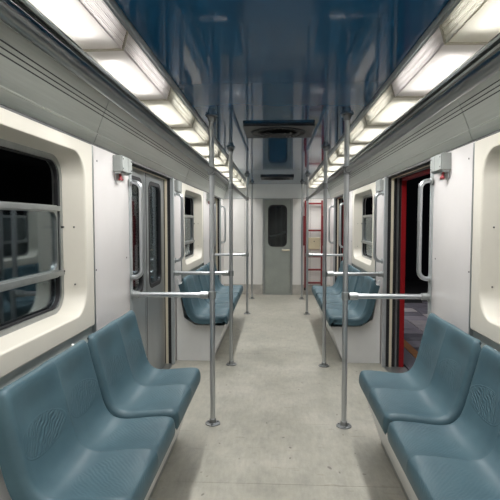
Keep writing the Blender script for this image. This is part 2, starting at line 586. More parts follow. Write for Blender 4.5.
# ------------------------------------------------------------------ windows (moulded surround, frame, sliding sash)
wn = 0
for s, side in SIDES:
    for (a, b, oa, ob) in ((1.12, 2.78, 1.30, 2.675), (5.42, 7.08, 5.60, 6.975)):
        wn += 1
        which = 'nearer' if a < 3 else 'farther'
        wd = structure(empty('window_%d' % wn, (X(s, WALL), (a + b) / 2, 0.86)), '%s window in the %s wall with a deep cream moulded surround' % (which, side))
        z0, z1 = 0.862, 1.878
        k = 9
        outer = rrect(a + 0.003, b - 0.003, z0, z1, 0.006, k)
        op = rrect(oa, ob, 0.945, 1.822, 0.15, k)
        op2 = rrect(oa + 0.006, ob - 0.006, 0.951, 1.816, 0.146, k)
        op3 = rrect(oa + 0.010, ob - 0.012, 0.957, 1.812, 0.142, k)
        inn = rrect(oa + 0.045, ob - 0.05, 0.972, 1.792, 0.115, k)
        inn2 = rrect(oa + 0.060, ob - 0.065, 0.985, 1.78, 0.105, k)
        mb = MB()
        mb.quad_loops([yz(s, 1.075, outer), yz(s, 1.051, outer), yz(s, 1.047, rrect(a + 0.008, b - 0.008, z0 + 0.005, z1 - 0.005, 0.006, k)),
                       yz(s, 1.047, op), yz(s, 1.050, op2), yz(s, 1.058, op3), yz(s, 1.165, inn), yz(s, 1.175, inn2)])
        link('surround', mb, M['cream'], wd, smooth=32)
        wmod = wd.children[-1].modifiers.new('weighted', 'WEIGHTED_NORMAL')
        wmod.keep_sharp = True
        # outer frame
        f0 = rrect(oa + 0.045, ob - 0.05, 0.965, 1.795, 0.112, k)
        f1 = rrect(oa + 0.075, ob - 0.08, 0.995, 1.765, 0.09, k)
        fr = link('frame', ring_yz(s, 1.158, 1.20, f0, f1), M['steel_dull'], wd, smooth=40)
        fa, fb = oa + 0.066, ob - 0.071
        # rubber gasket
        g0 = rrect(oa + 0.068, ob - 0.073, 0.988, 1.772, 0.094, k)
        g1 = rrect(oa + 0.083, ob - 0.088, 1.003, 1.757, 0.082, k)
        link('gasket', ring_yz(s, 1.166, 1.186, g0, g1), M['black'], wd, smooth=40)
        # sash: lowered so the top third is open
        sh = link('sash', ring_yz(s, 1.168, 1.192, rrect(fa, fb, 1.155, 1.535, 0.03, 4), rrect(fa + 0.03, fb - 0.03, 1.195, 1.50, 0.05, 4)), M['steel_dull'], wd, smooth=40)
        link('sash_rail', MB().box((X(s, 1.146), fa - 0.01, 1.165), (X(s, 1.170), fb + 0.01, 1.192)), M['steel_dull'], wd, bevel=0.004)
        link('sash_lip', MB().box((X(s, 1.155), fa, 1.505), (X(s, 1.170), fb, 1.53)), M['steel_dull'], wd, bevel=0.003)
        link('pane', slab_yz(s, 1.179, 1.183, rrect(fa + 0.028, fb - 0.028, 1.193, 1.502, 0.048, 4)), M['glass'], wd)
        link('pane', slab_yz(s, 1.188, 1.192, rrect(fa + 0.004, fb - 0.004, 0.995, 1.165, 0.02, 4)), M['glass'], wd)
        for zz in (1.42, 1.185):
            link('latch', MB().box((X(s, 1.145), fb - 0.004, zz - 0.006), (X(s, 1.16), fb + 0.012, zz + 0.006)), M['screw'], wd, bevel=0.003)
        for dd, yy, zz in ((1.105, ob - 0.035, 1.42), (1.105, ob - 0.035, 1.11)):
            link('screw', MB().lathe((X(s, dd), yy + 0.004, zz), (-s * 0.35, -0.93, 0), [(0, 0.005), (0.002, 0.004), (0.003, 0.0)], 8), M['screw'], wd)

# ------------------------------------------------------------------ doors
dn = 0
for s, side in SIDES:
    for (a, b) in DOORS:
        dn += 1
        which = 'nearer' if a < 5 else 'farther'
        state = 'closed sliding doors' if s < 0 else 'open doorway'
        dr = structure(empty('door_%d' % dn, (X(s, WALL), (a + b) / 2, 0)), '%s %s in the %s wall' % (which, state, side))

        def portal(d0, d1, inset, th, top):
            mb = MB()
            mb.box((X(s, d0), a + inset - th, 0), (X(s, d1), a + inset, top + th))
            mb.box((X(s, d0), b - inset, 0), (X(s, d1), b - inset + th, top + th))
            mb.box((X(s, d0), a + inset, top), (X(s, d1), b - inset, top + th))
            return mb
        for yy in (a - 0.012, b - 0.024):
            link('jamb_post', MB().box((X(s, WALL - 0.014), yy, 0), (X(s, 1.075), yy + 0.036, 1.885)), M['jamb'], dr, bevel=0.004)
        link('channel', portal(1.075, 1.105, 0.024, 0.05, 1.868), M['black'], dr)
        link('door_seal', portal(1.1052, 1.131, 0.026, 0.03, 1.866), M['ivory'], dr)
        link('runner', portal(1.166, 1.180, 0.024, 0.03, 1.868), M['steel_dull'], dr)
        link('channel', portal(1.1312, 1.1598, 0.018 if s > 0 else 0.004, 0.03, 1.872), M['black'], dr)
        link('channel', portal(1.1802, 1.2055, 0.018, 0.05, 1.872), M['black'], dr)
        link('outer_frame', portal(1.206, 1.250, 0.026, 0.09, 1.845), M['red' if s > 0 else 'dark'], dr)
        link('lintel', MB().box((X(s, 1.068), a, 1.875), (X(s, 1.27), b, 1.93)), M['dark'], dr)
        link('threshold', MB().box((X(s, 1.06), a, -0.03), (X(s, 1.27), b, 0.006)), M['steel_dull'], dr, bevel=0.003)
        if s < 0:
            c = (a + b) / 2
            for (p, q, wa, wb) in ((a + 0.012, c - 0.006, a + 0.20, c - 0.12), (c + 0.006, b - 0.055, c + 0.10, b - 0.20)):
                k = 6
                of = rrect(p, q, 0.008, 1.872, 0.004, k)
                wi = rrect(wa, wb, 0.865, 1.795, 0.085, k)
                lf = link('door_leaf', ring_yz(s, 1.133, 1.165, of, wi), M['doorgrey'], dr, smooth=40)
                link('window_gasket', ring_yz(s, 1.129, 1.16, rrect(wa - 0.012, wb + 0.012, 0.853, 1.807, 0.095, k), rrect(wa + 0.022, wb - 0.022, 0.887, 1.773, 0.07, k)), M['black'], lf, smooth=40)
                link('window_pane', slab_yz(s, 1.146, 1.151, rrect(wa + 0.016, wb - 0.016, 0.881, 1.779, 0.072, k)), M['glass'], lf)
            link('meeting_seal', MB().box((X(s, 1.131), c - 0.011, 0.01), (X(s, 1.16), c + 0.011, 1.87)), M['black'], dr)
            # leading-edge strips of the leaves
            link('edge_strip', MB().box((X(s, 1.128), c - 0.045, 0.01), (X(s, 1.133), c - 0.02, 1.87)), M['steel'], dr)

# ------------------------------------------------------------------ end wall with its door
ew = structure(empty('wall_end', (XC, Y1, 0)), 'off-white end wall of the car around a green-grey door')
DX0, DX1 = -0.24, 0.305
for x0, x1 in ((X(-1, 1.06), -0.62), (-0.62, DX0 - 0.02), (DX1 + 0.02, 0.68), (0.68, X(1, 1.06))):
    link('wall_panel', MB().box((x0 + 0.002, Y1, 0.20), (x1 - 0.002, Y1 + 0.04, 1.897)), M['endwall'], ew, bevel=0.003)
    link('kick_panel', MB().box((x0 + 0.002, Y1 - 0.006, 0.0), (x1 - 0.002, Y1 + 0.04, 0.197)), M['endkick'], ew, bevel=0.003)
link('header_panel', MB().box((X(-1, 1.06), Y1, 1.903), (X(1, 1.06), Y1 + 0.04, CEIL + 0.03)), M['header'], ew, bevel=0.003)
link('wall_backing', MB().box((X(-1, 1.2), Y1 + 0.03, 0), (DX0, Y1 + 0.06, CEIL)).box((DX1, Y1 + 0.03, 0), (X(1, 1.2), Y1 + 0.06, CEIL)).box((DX0, Y1 + 0.03, 1.89), (DX1, Y1 + 0.06, CEIL)), M['dark'], ew)

ed = structure(empty('door_5', (0.03, Y1, 0)), 'narrow green-grey end door with a tall rounded window')


def xz(y, pts):
    return [(p, y, q) for p, q in pts]


def ring_xz(y0, y1, outer, inner):
    return MB().quad_loops([xz(y0, outer), xz(y0, inner), xz(y1, inner), xz(y1, outer), xz(y0, outer)])


k = 7
WX0, WX1, WZ0, WZ1 = -0.145, 0.205, 0.965, 1.765
dl = link('door_leaf', ring_xz(Y1 + 0.004, Y1 + 0.04, rrect(DX0 + 0.018, DX1 - 0.018, 0.012, 1.872, 0.006, k), rrect(WX0, WX1, WZ0, WZ1, 0.09, k)), M['enddoor'], ed, smooth=40)
link('window_gasket', ring_xz(Y1 - 0.004, Y1 + 0.03, rrect(WX0 - 0.014, WX1 + 0.014, WZ0 - 0.014, WZ1 + 0.014, 0.10, k), rrect(WX0 + 0.012, WX1 - 0.012, WZ0 + 0.012, WZ1 - 0.012, 0.08, k)), M['black'], dl, smooth=40)
link('window_pane', MB().quad_loops([xz(Y1 + 0.012, rrect(WX0, WX1, WZ0, WZ1, 0.09, k)), xz(Y1 + 0.016, rrect(WX0, WX1, WZ0, WZ1, 0.09, k))], cap=True), M['glass'], dl)
link('door_frame', MB().box((DX0 - 0.018, Y1 - 0.012, 0), (DX0 + 0.014, Y1 + 0.04, 1.90)).box((DX1 - 0.014, Y1 - 0.012, 0), (DX1 + 0.018, Y1 + 0.04, 1.90)).box((DX0 + 0.014, Y1 - 0.012, 1.876), (DX1 - 0.014, Y1 + 0.04, 1.90)), M['steel_dull'], ed)
h = link('door_handle', MB().tube([(0.13, Y1 + 0.01, 0.885), (0.13, Y1 - 0.04, 0.885), (0.145, Y1 - 0.05, 0.885), (0.255, Y1 - 0.05, 0.885), (0.265, Y1 - 0.045, 0.885)], 0.016, 10), M['ivory'], ed)
h['label'] = 'pale lever handle'
link('lock_plate', MB().box((0.11, Y1 - 0.004, 0.85), (0.15, Y1 + 0.01, 0.92)), M['steel_dull'], ed, bevel=0.003)
link('threshold', MB().box((DX0, Y1 - 0.02, 0.0), (DX1, Y1 + 0.05, 0.012)), M['steel_dull'], ed)
# dim coupling passage seen through the end window
tp = structure(empty('wall_coupling', (0.03, 10.6, 0)), 'dark end of the next car seen through the end door window')
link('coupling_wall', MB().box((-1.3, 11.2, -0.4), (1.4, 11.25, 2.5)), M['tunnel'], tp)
for x0 in (-0.16, -0.02, 0.10, 0.21):
    link('coupling_post', MB().box((x0, 10.7, 0), (x0 + 0.035, 10.74, 2.1)), M['dark'], tp)
link('coupling_chain', MB().tube([(-0.3, 10.6, 1.22), (-0.1, 10.6, 1.14), (0.1, 10.6, 1.2), (0.3, 10.6, 1.26)], 0.02, 8), M['steel_dull'], tp)

# ------------------------------------------------------------------ outside: tunnel on the left, platform on the right
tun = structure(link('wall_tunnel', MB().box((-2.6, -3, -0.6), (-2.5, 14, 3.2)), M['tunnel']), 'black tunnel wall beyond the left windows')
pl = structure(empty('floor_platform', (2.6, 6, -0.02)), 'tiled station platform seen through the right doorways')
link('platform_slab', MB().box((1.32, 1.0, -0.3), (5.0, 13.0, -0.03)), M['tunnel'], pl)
TW = 0.36
tile_me = {}
for i in range(6):
    for j in range(18):
        x0 = 1.60 + i * TW
        y0 = 2.6 + j * TW + (0.18 if i % 2 else 0)
        key = random.choice(('tile_a', 'tile_b', 'tile_c', 'tile_b', 'tile_a'))
        if key not in tile_me:
            o = link('floor_tile', MB().box((0, 0, -0.02), (TW - 0.012, TW - 0.012, 0.0)), M[key], bevel=0.003)
            tile_me[key] = o.data
            o.parent = pl
        else:
            o = bpy.data.objects.new('floor_tile', tile_me[key])
            COL.objects.link(o)
            o.parent = pl
        o.matrix_parent_inverse = Matrix.Translation(-pl.location)
        o.location = (x0, y0, -0.012 + random.uniform(-0.002, 0.002))
link('safety_line', MB().box((1.50, 1.5, -0.03), (1.595, 12.0, -0.010)), M['yellowline'], pl)
link('platform_edge', MB().box((1.32, 1.5, -0.03), (1.495, 12.0, -0.012)), M['tile_b'], pl)
pll = bpy.data.lights.new('platform_fill', 'AREA')  # unseen fill light, added to brighten the platform tiles
pll.shape = 'RECTANGLE'
pll.size, pll.size_y, pll.energy, pll.color = 0.2, 5.0, 26.0, (0.95, 0.95, 1.0)
plo = bpy.data.objects.new('platform_fill', pll)
COL.objects.link(plo)
plo.location = (3.0, 7.5, 2.9)
plo.parent = pl
plo.matrix_parent_inverse = Matrix.Translation(-pl.location)
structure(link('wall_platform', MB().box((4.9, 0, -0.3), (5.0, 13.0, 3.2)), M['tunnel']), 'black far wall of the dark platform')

# ------------------------------------------------------------------ benches and moulded double seats
PROF = [(.530, .372), (.516, .392), (.506, .425), (.506, .465), (.518, .493), (.555, .504), (.64, .499), (.71, .491), (.765, .488), (.808, .497),
        (.838, .524), (.858, .568), (.875, .630), (.895, .71), (.917, .79), (.930, .835), (.940, .858), (.956, .874), (.972, .871), (.982, .855), (.985, .83)]


def catmull(pts, n):
    out = []
    P = [pts[0]] + list(pts) + [pts[-1]]
    for i in range(1, len(P) - 2):
        for kk in range(8):
            t = kk / 8
            q = []
            for c in (0, 1):
                p0, p1, p2, p3 = P[i - 1][c], P[i][c], P[i + 1][c], P[i + 2][c]
                q.append(0.5 * (2 * p1 + (p2 - p0) * t + (2 * p0 - 5 * p1 + 4 * p2 - p3) * t * t + (3 * p1 - p0 - 3 * p2 + p3) * t ** 3))
            out.append(tuple(q))
    out.append(tuple(pts[-1]))
    cum = [0]
    for a, b in zip(out, out[1:]):
        cum.append(cum[-1] + math.hypot(b[0] - a[0], b[1] - a[1]))

    def at(sv):
        sv = max(0, min(cum[-1], sv))
        for i in range(len(cum) - 1):
            if cum[i + 1] >= sv:
                t = (sv - cum[i]) / max(1e-9, cum[i + 1] - cum[i])
                return (out[i][0] + (out[i + 1][0] - out[i][0]) * t, out[i][1] + (out[i + 1][1] - out[i][1]) * t)
        return out[-1]
    return at, cum[-1]


PAT, PLEN = catmull(PROF, 0)
SEATL = 0.778


def sstep(x, a, b):
    t = max(0, min(1, (x - a) / (b - a)))
    return t * t * (3 - 2 * t)


def shell_grid():
    """(d, y, z) grid of one moulded double seat, front lip to back top"""
    Lh = SEATL / 2
    us = [0, 0, 0.0008, 0.0025, 0.006, 0.011, 0.019, 0.030, 0.05]
    n_mid = 9
    us += [0.05 + (Lh - 0.05) * i / n_mid for i in range(1, n_mid)] + [Lh - 0.012, Lh - 0.005, Lh]
    drops = [0.038] + [0] * (len(us) - 1)
    full = [(u, dr) for u, dr in zip(us, drops)]
    full += [(SEATL - u, dr) for u, dr in reversed(full[:-1])]
    NV = 64
    rows = []
    re, rc = 0.034, 0.075
    for u, dr in full:
        e = min(u, SEATL - u)
        off = 0.050 * (1 - math.sqrt(max(0, 1 - ((re - e) / re) ** 2))) if e < re else 0
        sh = rc - math.sqrt(max(0, rc * rc - max(0, rc - e) ** 2)) if e < rc else 0
        xl = (u if u < Lh else u - Lh) - Lh / 2            # within its half
        dish = math.cos(math.pi * xl / Lh) ** 0.9 if abs(xl) < Lh / 2 - 1e-6 else 0.0
        edge_side = (u < Lh / 2) or (u > SEATL - Lh / 2)
        row = []
        for j in range(NV + 1):
            t = j / NV
            s0, s1 = 0.045 + sh * 0.9, PLEN - 0.075 - sh * 1.5
            # keep a couple of rows for the rolled lips
            if t < 0.08:
                sv = sh * 0.9 + (s0 - sh * 0.9) * (t / 0.08)
            elif t > 0.94:
                sv = s1 + (PLEN - sh * 1.5 - s1) * ((t - 0.94) / 0.06)
            else:
                sv = s0 + (s1 - s0) * (t - 0.08) / 0.86
            d, z = PAT(sv)
            d2, z2 = PAT(sv + 0.004)
            d1, z1 = PAT(sv - 0.004)
            tx, tz = d2 - d1, z2 - z1
            ln = math.hypot(tx, tz) or 1
            nx, nz = -tz / ln, tx / ln                    # up / towards the aisle
            depth = 0.026 * sstep(sv, 0.03, 0.16) * (1 - 0.85 * sstep(sv, PLEN - 0.20, PLEN - 0.06))
            if sv < 0.03:
                depth = 0
            o_ = -(depth * dish) - off - dr
            row.append((d + nx * o_, u, z + nz * o_, xl, sv))
        rows.append(row)
    return rows


GRID = shell_grid()


def shell_meshes(s):
    """two meshes (pan, back) cut from one smooth shell, sharing its normals; local origin at wall side"""
    nu, nv = len(GRID), len(GRID[0])
    P = [[Vector((s * g[0], g[1], g[2])) for g in row] for row in GRID]
    nrm = [[Vector() for _ in range(nv)] for _ in range(nu)]
    quads = []
    for i in range(nu - 1):
        for j in range(nv - 1):
            q = ((i, j), (i + 1, j), (i + 1, j + 1), (i, j + 1))
            if s < 0:
                q = q[::-1]
            quads.append((j, q))
            a, b, c, d = (P[x][y] for x, y in q)
            n = (c - a).cross(d - b)
            for x, y in q:
                nrm[x][y] += n
    if nrm[nu // 2 + 2][14].z < 0:
        quads = [(j, q[::-1]) for j, q in quads]
        nrm = [[-n for n in r] for r in nrm]
    cut = int(nv * 0.50)
    res = []
    for name, test in (('seat_pan', lambda j: j < cut), ('backrest', lambda j: j >= cut)):
        idx, verts, faces, norms, uvs = {}, [], [], [], []
        for j, q in quads:
            if not test(j):
                continue
            f = []
            for x, y in q:
                if (x, y) not in idx:
                    idx[(x, y)] = len(verts)
                    verts.append(P[x][y])
                    norms.append(nrm[x][y].normalized())
                    uvs.append((GRID[x][y][3], GRID[x][y][4]))
                f.append(idx[(x, y)])
            faces.append(f)
        me = bpy.data.meshes.new(name)
        me.from_pydata(verts, [], faces)
        ul = me.uv_layers.new(name='UVMap')
        for lp in me.loops:
            ul.data[lp.index].uv = uvs[lp.vertex_index]
        me.shade_smooth()
        me.normals_split_custom_set_from_vertices(norms)
        me.materials.append(M['seat'])
        res.append((name, me))
    return res


PITCHES = {'near': 0.824, 'far': 0.846}
BENCH = {'near': (0.80, 3.232), 'far': (5.030, 7.50)}
ORD = {('near', 1): 'the second from its far end, cut by the bottom edge of the photo',
       ('near', 2): 'standing at its door end'}
for s, side in SIDES:
    meshes = shell_meshes(s)
    for zone, (b0, b1) in BENCH.items():
        closed = 'closed doors' if s < 0 else 'open doorway'
        lab = ('white bench base under the %s seats, on the side of the %s' % ('nearest blue' if zone == 'near' else 'farther blue', closed))
        bb = thing('bench_base', lab, 'bench', (X(s, 0.85), (b0 + b1) / 2, 0), 'white bench bases along the walls')
        ya = 1.60 if zone == 'near' else b0
        # slanted front skirt in panels
        cuts = [ya + 0.02, ya + 0.85, ya + 1.66] if zone == 'near' else [b0 + 0.096, b0 + 0.82, b0 + 1.64, b1 - 0.011]
        if zone == 'near':
            cuts = [1.62, 2.36, b1 - 0.011]
        for a, b in zip(cuts, cuts[1:]):
            link('skirt_panel', MB().prism_y([(X(s, 0.668), 0.03), (X(s, 0.548), 0.374), (X(s, 0.566), 0.374), (X(s, 0.69), 0.03)], a + 0.002, b - 0.002), M['skirt'], bb)
        link('toe_strip', MB().prism_y([(X(s, 0.672), 0.0), (X(s, 0.668), 0.032), (X(s, 0.70), 0.032), (X(s, 0.70), 0.0)], cuts[0], cuts[-1]), M['steel_dull'], bb)
        # white carrier behind and below the shells
        link('back_carrier', MB().prism_y([(X(s, 0.60), 0.34), (X(s, 0.86), 0.34), (X(s, 0.975), 0.42), (X(s, 1.022), 0.79), (X(s, 1.028), 0.80), (X(s, 1.035), 0.79), (X(s, 1.035), 0.30), (X(s, 0.60), 0.30)], cuts[0], cuts[-1]), M['skirt'], bb)
        low = [(0.675, 0.0), (0.66, 0.05), (0.548, 0.372), (0.60, 0.376), (0.85, 0.380), (0.968, 0.45), (1.018, 0.78), (1.022, 0.845), (1.033, 0.862), (1.047, 0.848), (1.047, 0.0)]
        for yy in ((b1 - 0.01,) if zone == 'near' else (b0 + 0.075, b1 - 0.01)):
            pr_ = low if yy < b0 + 0.2 else [(d, min(z, 0.76)) for d, z in low if z < 0.80]
            link('end_panel', MB().prism_y([(X(s, d), z) for d, z in pr_], yy, yy + 0.02), M['skirt'], bb, bevel=0.003)
        for i in ((2,) if zone == 'near' else (1, 2)):
            yb_ = b0 + i * PITCHES[zone] - (PITCHES[zone] - SEATL) / 2
            br = link('back_bracket', MB().prism_y([(X(s, 0.975), 0.78), (X(s, 0.976), 0.822), (X(s, 0.984), 0.832), (X(s, 1.030), 0.832), (X(s, 1.036), 0.84), (X(s, 1.036), 0.78)], yb_ - 0.012, yb_ + 0.012), M['skirt'], bb, bevel=0.003)
        for i in range(3):
            if zone == 'near' and i == 0:
                continue
            if zone == 'near':
                where = {1: 'cut off by the lower frame corner', 2: 'next to the %s' % closed}[i]
                label = 'blue moulded double seat on the nearest %s bench, %s' % (side, where)
            else:
                where = {0: 'at its near end by the %s' % closed, 1: 'in its middle', 2: 'at its far end'}[i]
                label = 'blue double seat on the far %s bench, %s' % (side, where)
            st = thing('double_seat', label, 'seat', (XC + (0.010 if s > 0 else 0.0), b0 + i * PITCHES[zone], 0), 'blue double seats along the walls')
            for nm, me in meshes:
                o = bpy.data.objects.new(nm, me)
                COL.objects.link(o)
                o.parent = st

# ------------------------------------------------------------------ grab poles and rails
R = 0.0185
NAMES = ('nearest', 'second', 'third', 'last')
for s, side in SIDES:
    for i, py in enumerate(POLE_Y):
        tag = {0: 'nearest pole on the %s, at the near edge of the %s', 1: 'second pole on the %s, past the %s', 2: 'third pole on the %s, by the farther %s', 3: 'last pole on the %s, past the farther %s'}[i]
        dw = 'closed doors' if s < 0 else 'open doorway'
        x = X(s, PD)
        p = thing('grab_pole', 'steel grab pole, ' + tag % (side, dw), 'pole', (x, py, 0), 'steel grab poles along the aisle')
        link('pole_tube', MB().tube([(x, py, 0.004), (x, py, CEIL - 0.004)], R, 20), M['steel'], p)
        fl = link('base_flange', MB().lathe((x, py, 0), (0, 0, 1), [(0.0, 0.054), (0.006, 0.054), (0.008, 0.048), (0.009, 0.028), (0.012, 0.025), (0.036, 0.024), (0.04, 0.020)], 24), M['flange'], p)
        for a in range(3):
            t = math.radians(30 + 120 * a)
            link('bolt', MB().lathe((x + 0.040 * math.cos(t), py + 0.040 * math.sin(t), 0.007), (0, 0, 1), [(0, 0.007), (0.007, 0.007), (0.008, 0.004)], 6), M['flange'], fl)
        cf = link('ceiling_flange', MB().lathe((x, py, CEIL), (0, 0, -1), [(0.0, 0.044), (0.006, 0.044), (0.009, 0.036), (0.010, 0.026), (0.042, 0.025), (0.046, 0.020)], 24), M['flange'], p)
        for a in range(4):
            t = math.radians(45 + 90 * a)
            link('bolt', MB().lathe((x + 0.040 * math.cos(t), py + 0.040 * math.sin(t), CEIL - 0.008), (0, 0, -1), [(0, 0.008), (0.008, 0.008), (0.01, 0.004)], 6), M['flange'], cf)
        if i < 3:
            link('rail_clamp', MB().lathe((x, py, RAIL_Z - 0.028), (0, 0, 1), [(0, 0.020), (0.003, 0.026), (0.053, 0.026), (0.056, 0.020)], 20), M['steel_dull'], p)
        if i < 3:
            link('handrail_clamp', MB().lathe((x, py, HAND_Z - 0.028), (0, 0, 1), [(0, 0.020), (0.003, 0.026), (0.053, 0.026), (0.056, 0.020)], 20), M['flange'], p)
        if i < 3:
            nm = {0: 'nearest', 1: 'second', 2: 'farthest'}[i]
            r = thing('guard_rail', '%s waist-high steel crossbar from a grab pole to the %s wall' % (nm, side), 'rail', (X(s, (PD + WALL) / 2), py, RAIL_Z), 'waist-high steel crossbars')
            link('rail_tube', MB().tube([(X(s, PD + 0.0275), py, RAIL_Z), (X(s, WALL - 0.012), py, RAIL_Z)], 0.0185, 18), M['steel'], r)
            link('socket', MB().lathe((X(s, PD + 0.0275), py, RAIL_Z), (s, 0, 0), [(0, 0.026), (0.055, 0.026), (0.06, 0.020)], 18), M['steel_dull'], r)
            link('socket', MB().lathe((X(s, WALL - 0.014), py, RAIL_Z), (-s, 0, 0), [(0, 0.034), (0.006, 0.034), (0.008, 0.026), (0.05, 0.025), (0.054, 0.020)], 18), M['steel_dull'], r)
    for (a, b, lab) in ((0.55, POLE_Y[0], 'nearer overhead steel handrail along the %s row of lamps, ending at the nearest pole'), (POLE_Y[1], POLE_Y[2], 'farther overhead steel handrail on the %s, joining the second and third poles')):
        x = X(s, PD)
        r = thing('overhead_handrail', lab % side, 'rail', (x, (a + b) / 2, HAND_Z), 'overhead handrails')
        link('rail_tube', MB().tube([(x, a + (0.0275 if a > 1 else 0), HAND_Z), (x, b - 0.0275, HAND_Z)], 0.0185, 22), M['steel_rail'], r)
        link('socket', MB().lathe((x, b - 0.0275, HAND_Z), (0, -1, 0), [(0, 0.025), (0.05, 0.025), (0.055, 0.020)], 18), M['flange'], r)
        if a > 1:
            link('socket', MB().lathe((x, a + 0.0275, HAND_Z), (0, 1, 0), [(0, 0.025), (0.05, 0.025), (0.055, 0.020)], 18), M['flange'], r)

# ------------------------------------------------------------------ grab handles and door boxes
for s, side in SIDES:
    dw = 'closed doors' if s < 0 else 'open doorway'
    for i, (yy, txt) in enumerate(((3.49, 'near edge of the nearer'), (5.035, 'far edge of the nearer'), (7.785, 'near edge of the farther'), (9.335, 'far edge of the farther'))):
        g = thing('grab_bar', 'bowed steel grab bar at the %s %s on the %s' % (txt, dw, side), 'handle', (X(s, WALL), yy, 1.05), 'bowed grab bars by the doors')
        zt, zb, pr = 1.728, 1.055, 0.088
        pts = [(WALL - 0.01, zt)]
        for kk in range(7):
            t = math.radians(90 * kk / 6)
            pts.append((WALL - pr + 0.055 - 0.055 * math.sin(t), zt - 0.055 + 0.055 * math.cos(t)))
        for kk in range(7):
            t = math.radians(90 * kk / 6)
            pts.append((WALL - pr + 0.055 - 0.055 * math.cos(t), zb + 0.055 - 0.055 * math.sin(t)))
        pts.append((WALL - 0.01, zb))
        link('handle_bar', MB().tube([(X(s, d), yy, z) for d, z in pts], 0.016, 14), M['steel'], g, smooth=60)
        for z in (zt, zb):
            link('mount', MB().lathe((X(s, WALL - 0.014), yy, z), (-s, 0, 0), [(0, 0.028), (0.006, 0.028), (0.009, 0.018)], 16), M['steel_dull'], g)
    for (ya, yb, pull, txt) in ((3.15, 3.375, True, 'nearest'), (5.08, 5.30, False, 'middle'), (7.45, 7.67, True, 'farthest')):
        label = '%s grey metal door box high on the %s wall' % (txt, side) + (' with a red pull below' if pull else '')
        b = thing('door_box', label, 'box', (X(s, WALL), (ya + yb) / 2, 1.76), 'grey boxes beside the doors')
        if pull:
            link('box_body', MB().box((X(s, WALL), ya, 1.768), (X(s, WALL - 0.055), yb, 1.872)), M['box'], b, bevel=0.004)
            link('box_cover', MB().box((X(s, WALL - 0.055), ya + 0.006, 1.772), (X(s, WALL - 0.062), (ya + yb) / 2 + 0.015, 1.868)), M['box'], b, bevel=0.002)
            link('box_cover', MB().box((X(s, WALL - 0.055), (ya + yb) / 2 + 0.020, 1.772), (X(s, WALL - 0.062), yb - 0.006, 1.868)), M['box'], b, bevel=0.002)
            link('ledge', MB().box((X(s, WALL), ya + 0.02, 1.758), (X(s, WALL - 0.045), yb - 0.02, 1.769)), M['steel_dull'], b)
            for yy, zz in ((ya + 0.025, 1.85), (ya + 0.025, 1.79), (yb - 0.025, 1.85), (yb - 0.025, 1.79)):
                link('screw', MB().lathe((X(s, WALL - 0.062), yy, zz), (-s, 0, 0), [(0, 0.005), (0.003, 0.004)], 8), M['screw'], b)
            ph = link('pull_handle', MB().tube([(X(s, WALL - 0.025), ya + 0.07, 1.76), (X(s, WALL - 0.027), ya + 0.07, 1.735), (X(s, WALL - 0.03), ya + 0.07, 1.718)], [0.008, 0.009, 0.012], 10)
                      .tube([(X(s, WALL - 0.03), ya + 0.045, 1.722), (X(s, WALL - 0.03), ya + 0.07, 1.728), (X(s, WALL - 0.03), ya + 0.095, 1.722)], 0.009, 10), M['pull'], b)
            ph['label'] = 'red pull handle'
            link('seal_wire', MB().tube([(X(s, WALL - 0.01), ya + 0.025, 1.76), (X(s, WALL - 0.006), ya + 0.02, 1.72), (X(s, WALL - 0.008), ya + 0.04, 1.70)], 0.003, 6), M['steel'], b)
        else:
            link('box_body', MB().box((X(s, WALL), ya, 1.755), (X(s, WALL - 0.035), yb, 1.872)), M['box'], b, bevel=0.004)
            link('box_cover', MB().box((X(s, WALL - 0.035), ya + 0.01, 1.765), (X(s, WALL - 0.040), yb - 0.06, 1.862)), M['box'], b, bevel=0.002)
            link('box_cover', MB().box((X(s, WALL - 0.035), yb - 0.052, 1.765), (X(s, WALL - 0.040), yb - 0.01, 1.862)), M['box'], b, bevel=0.002)

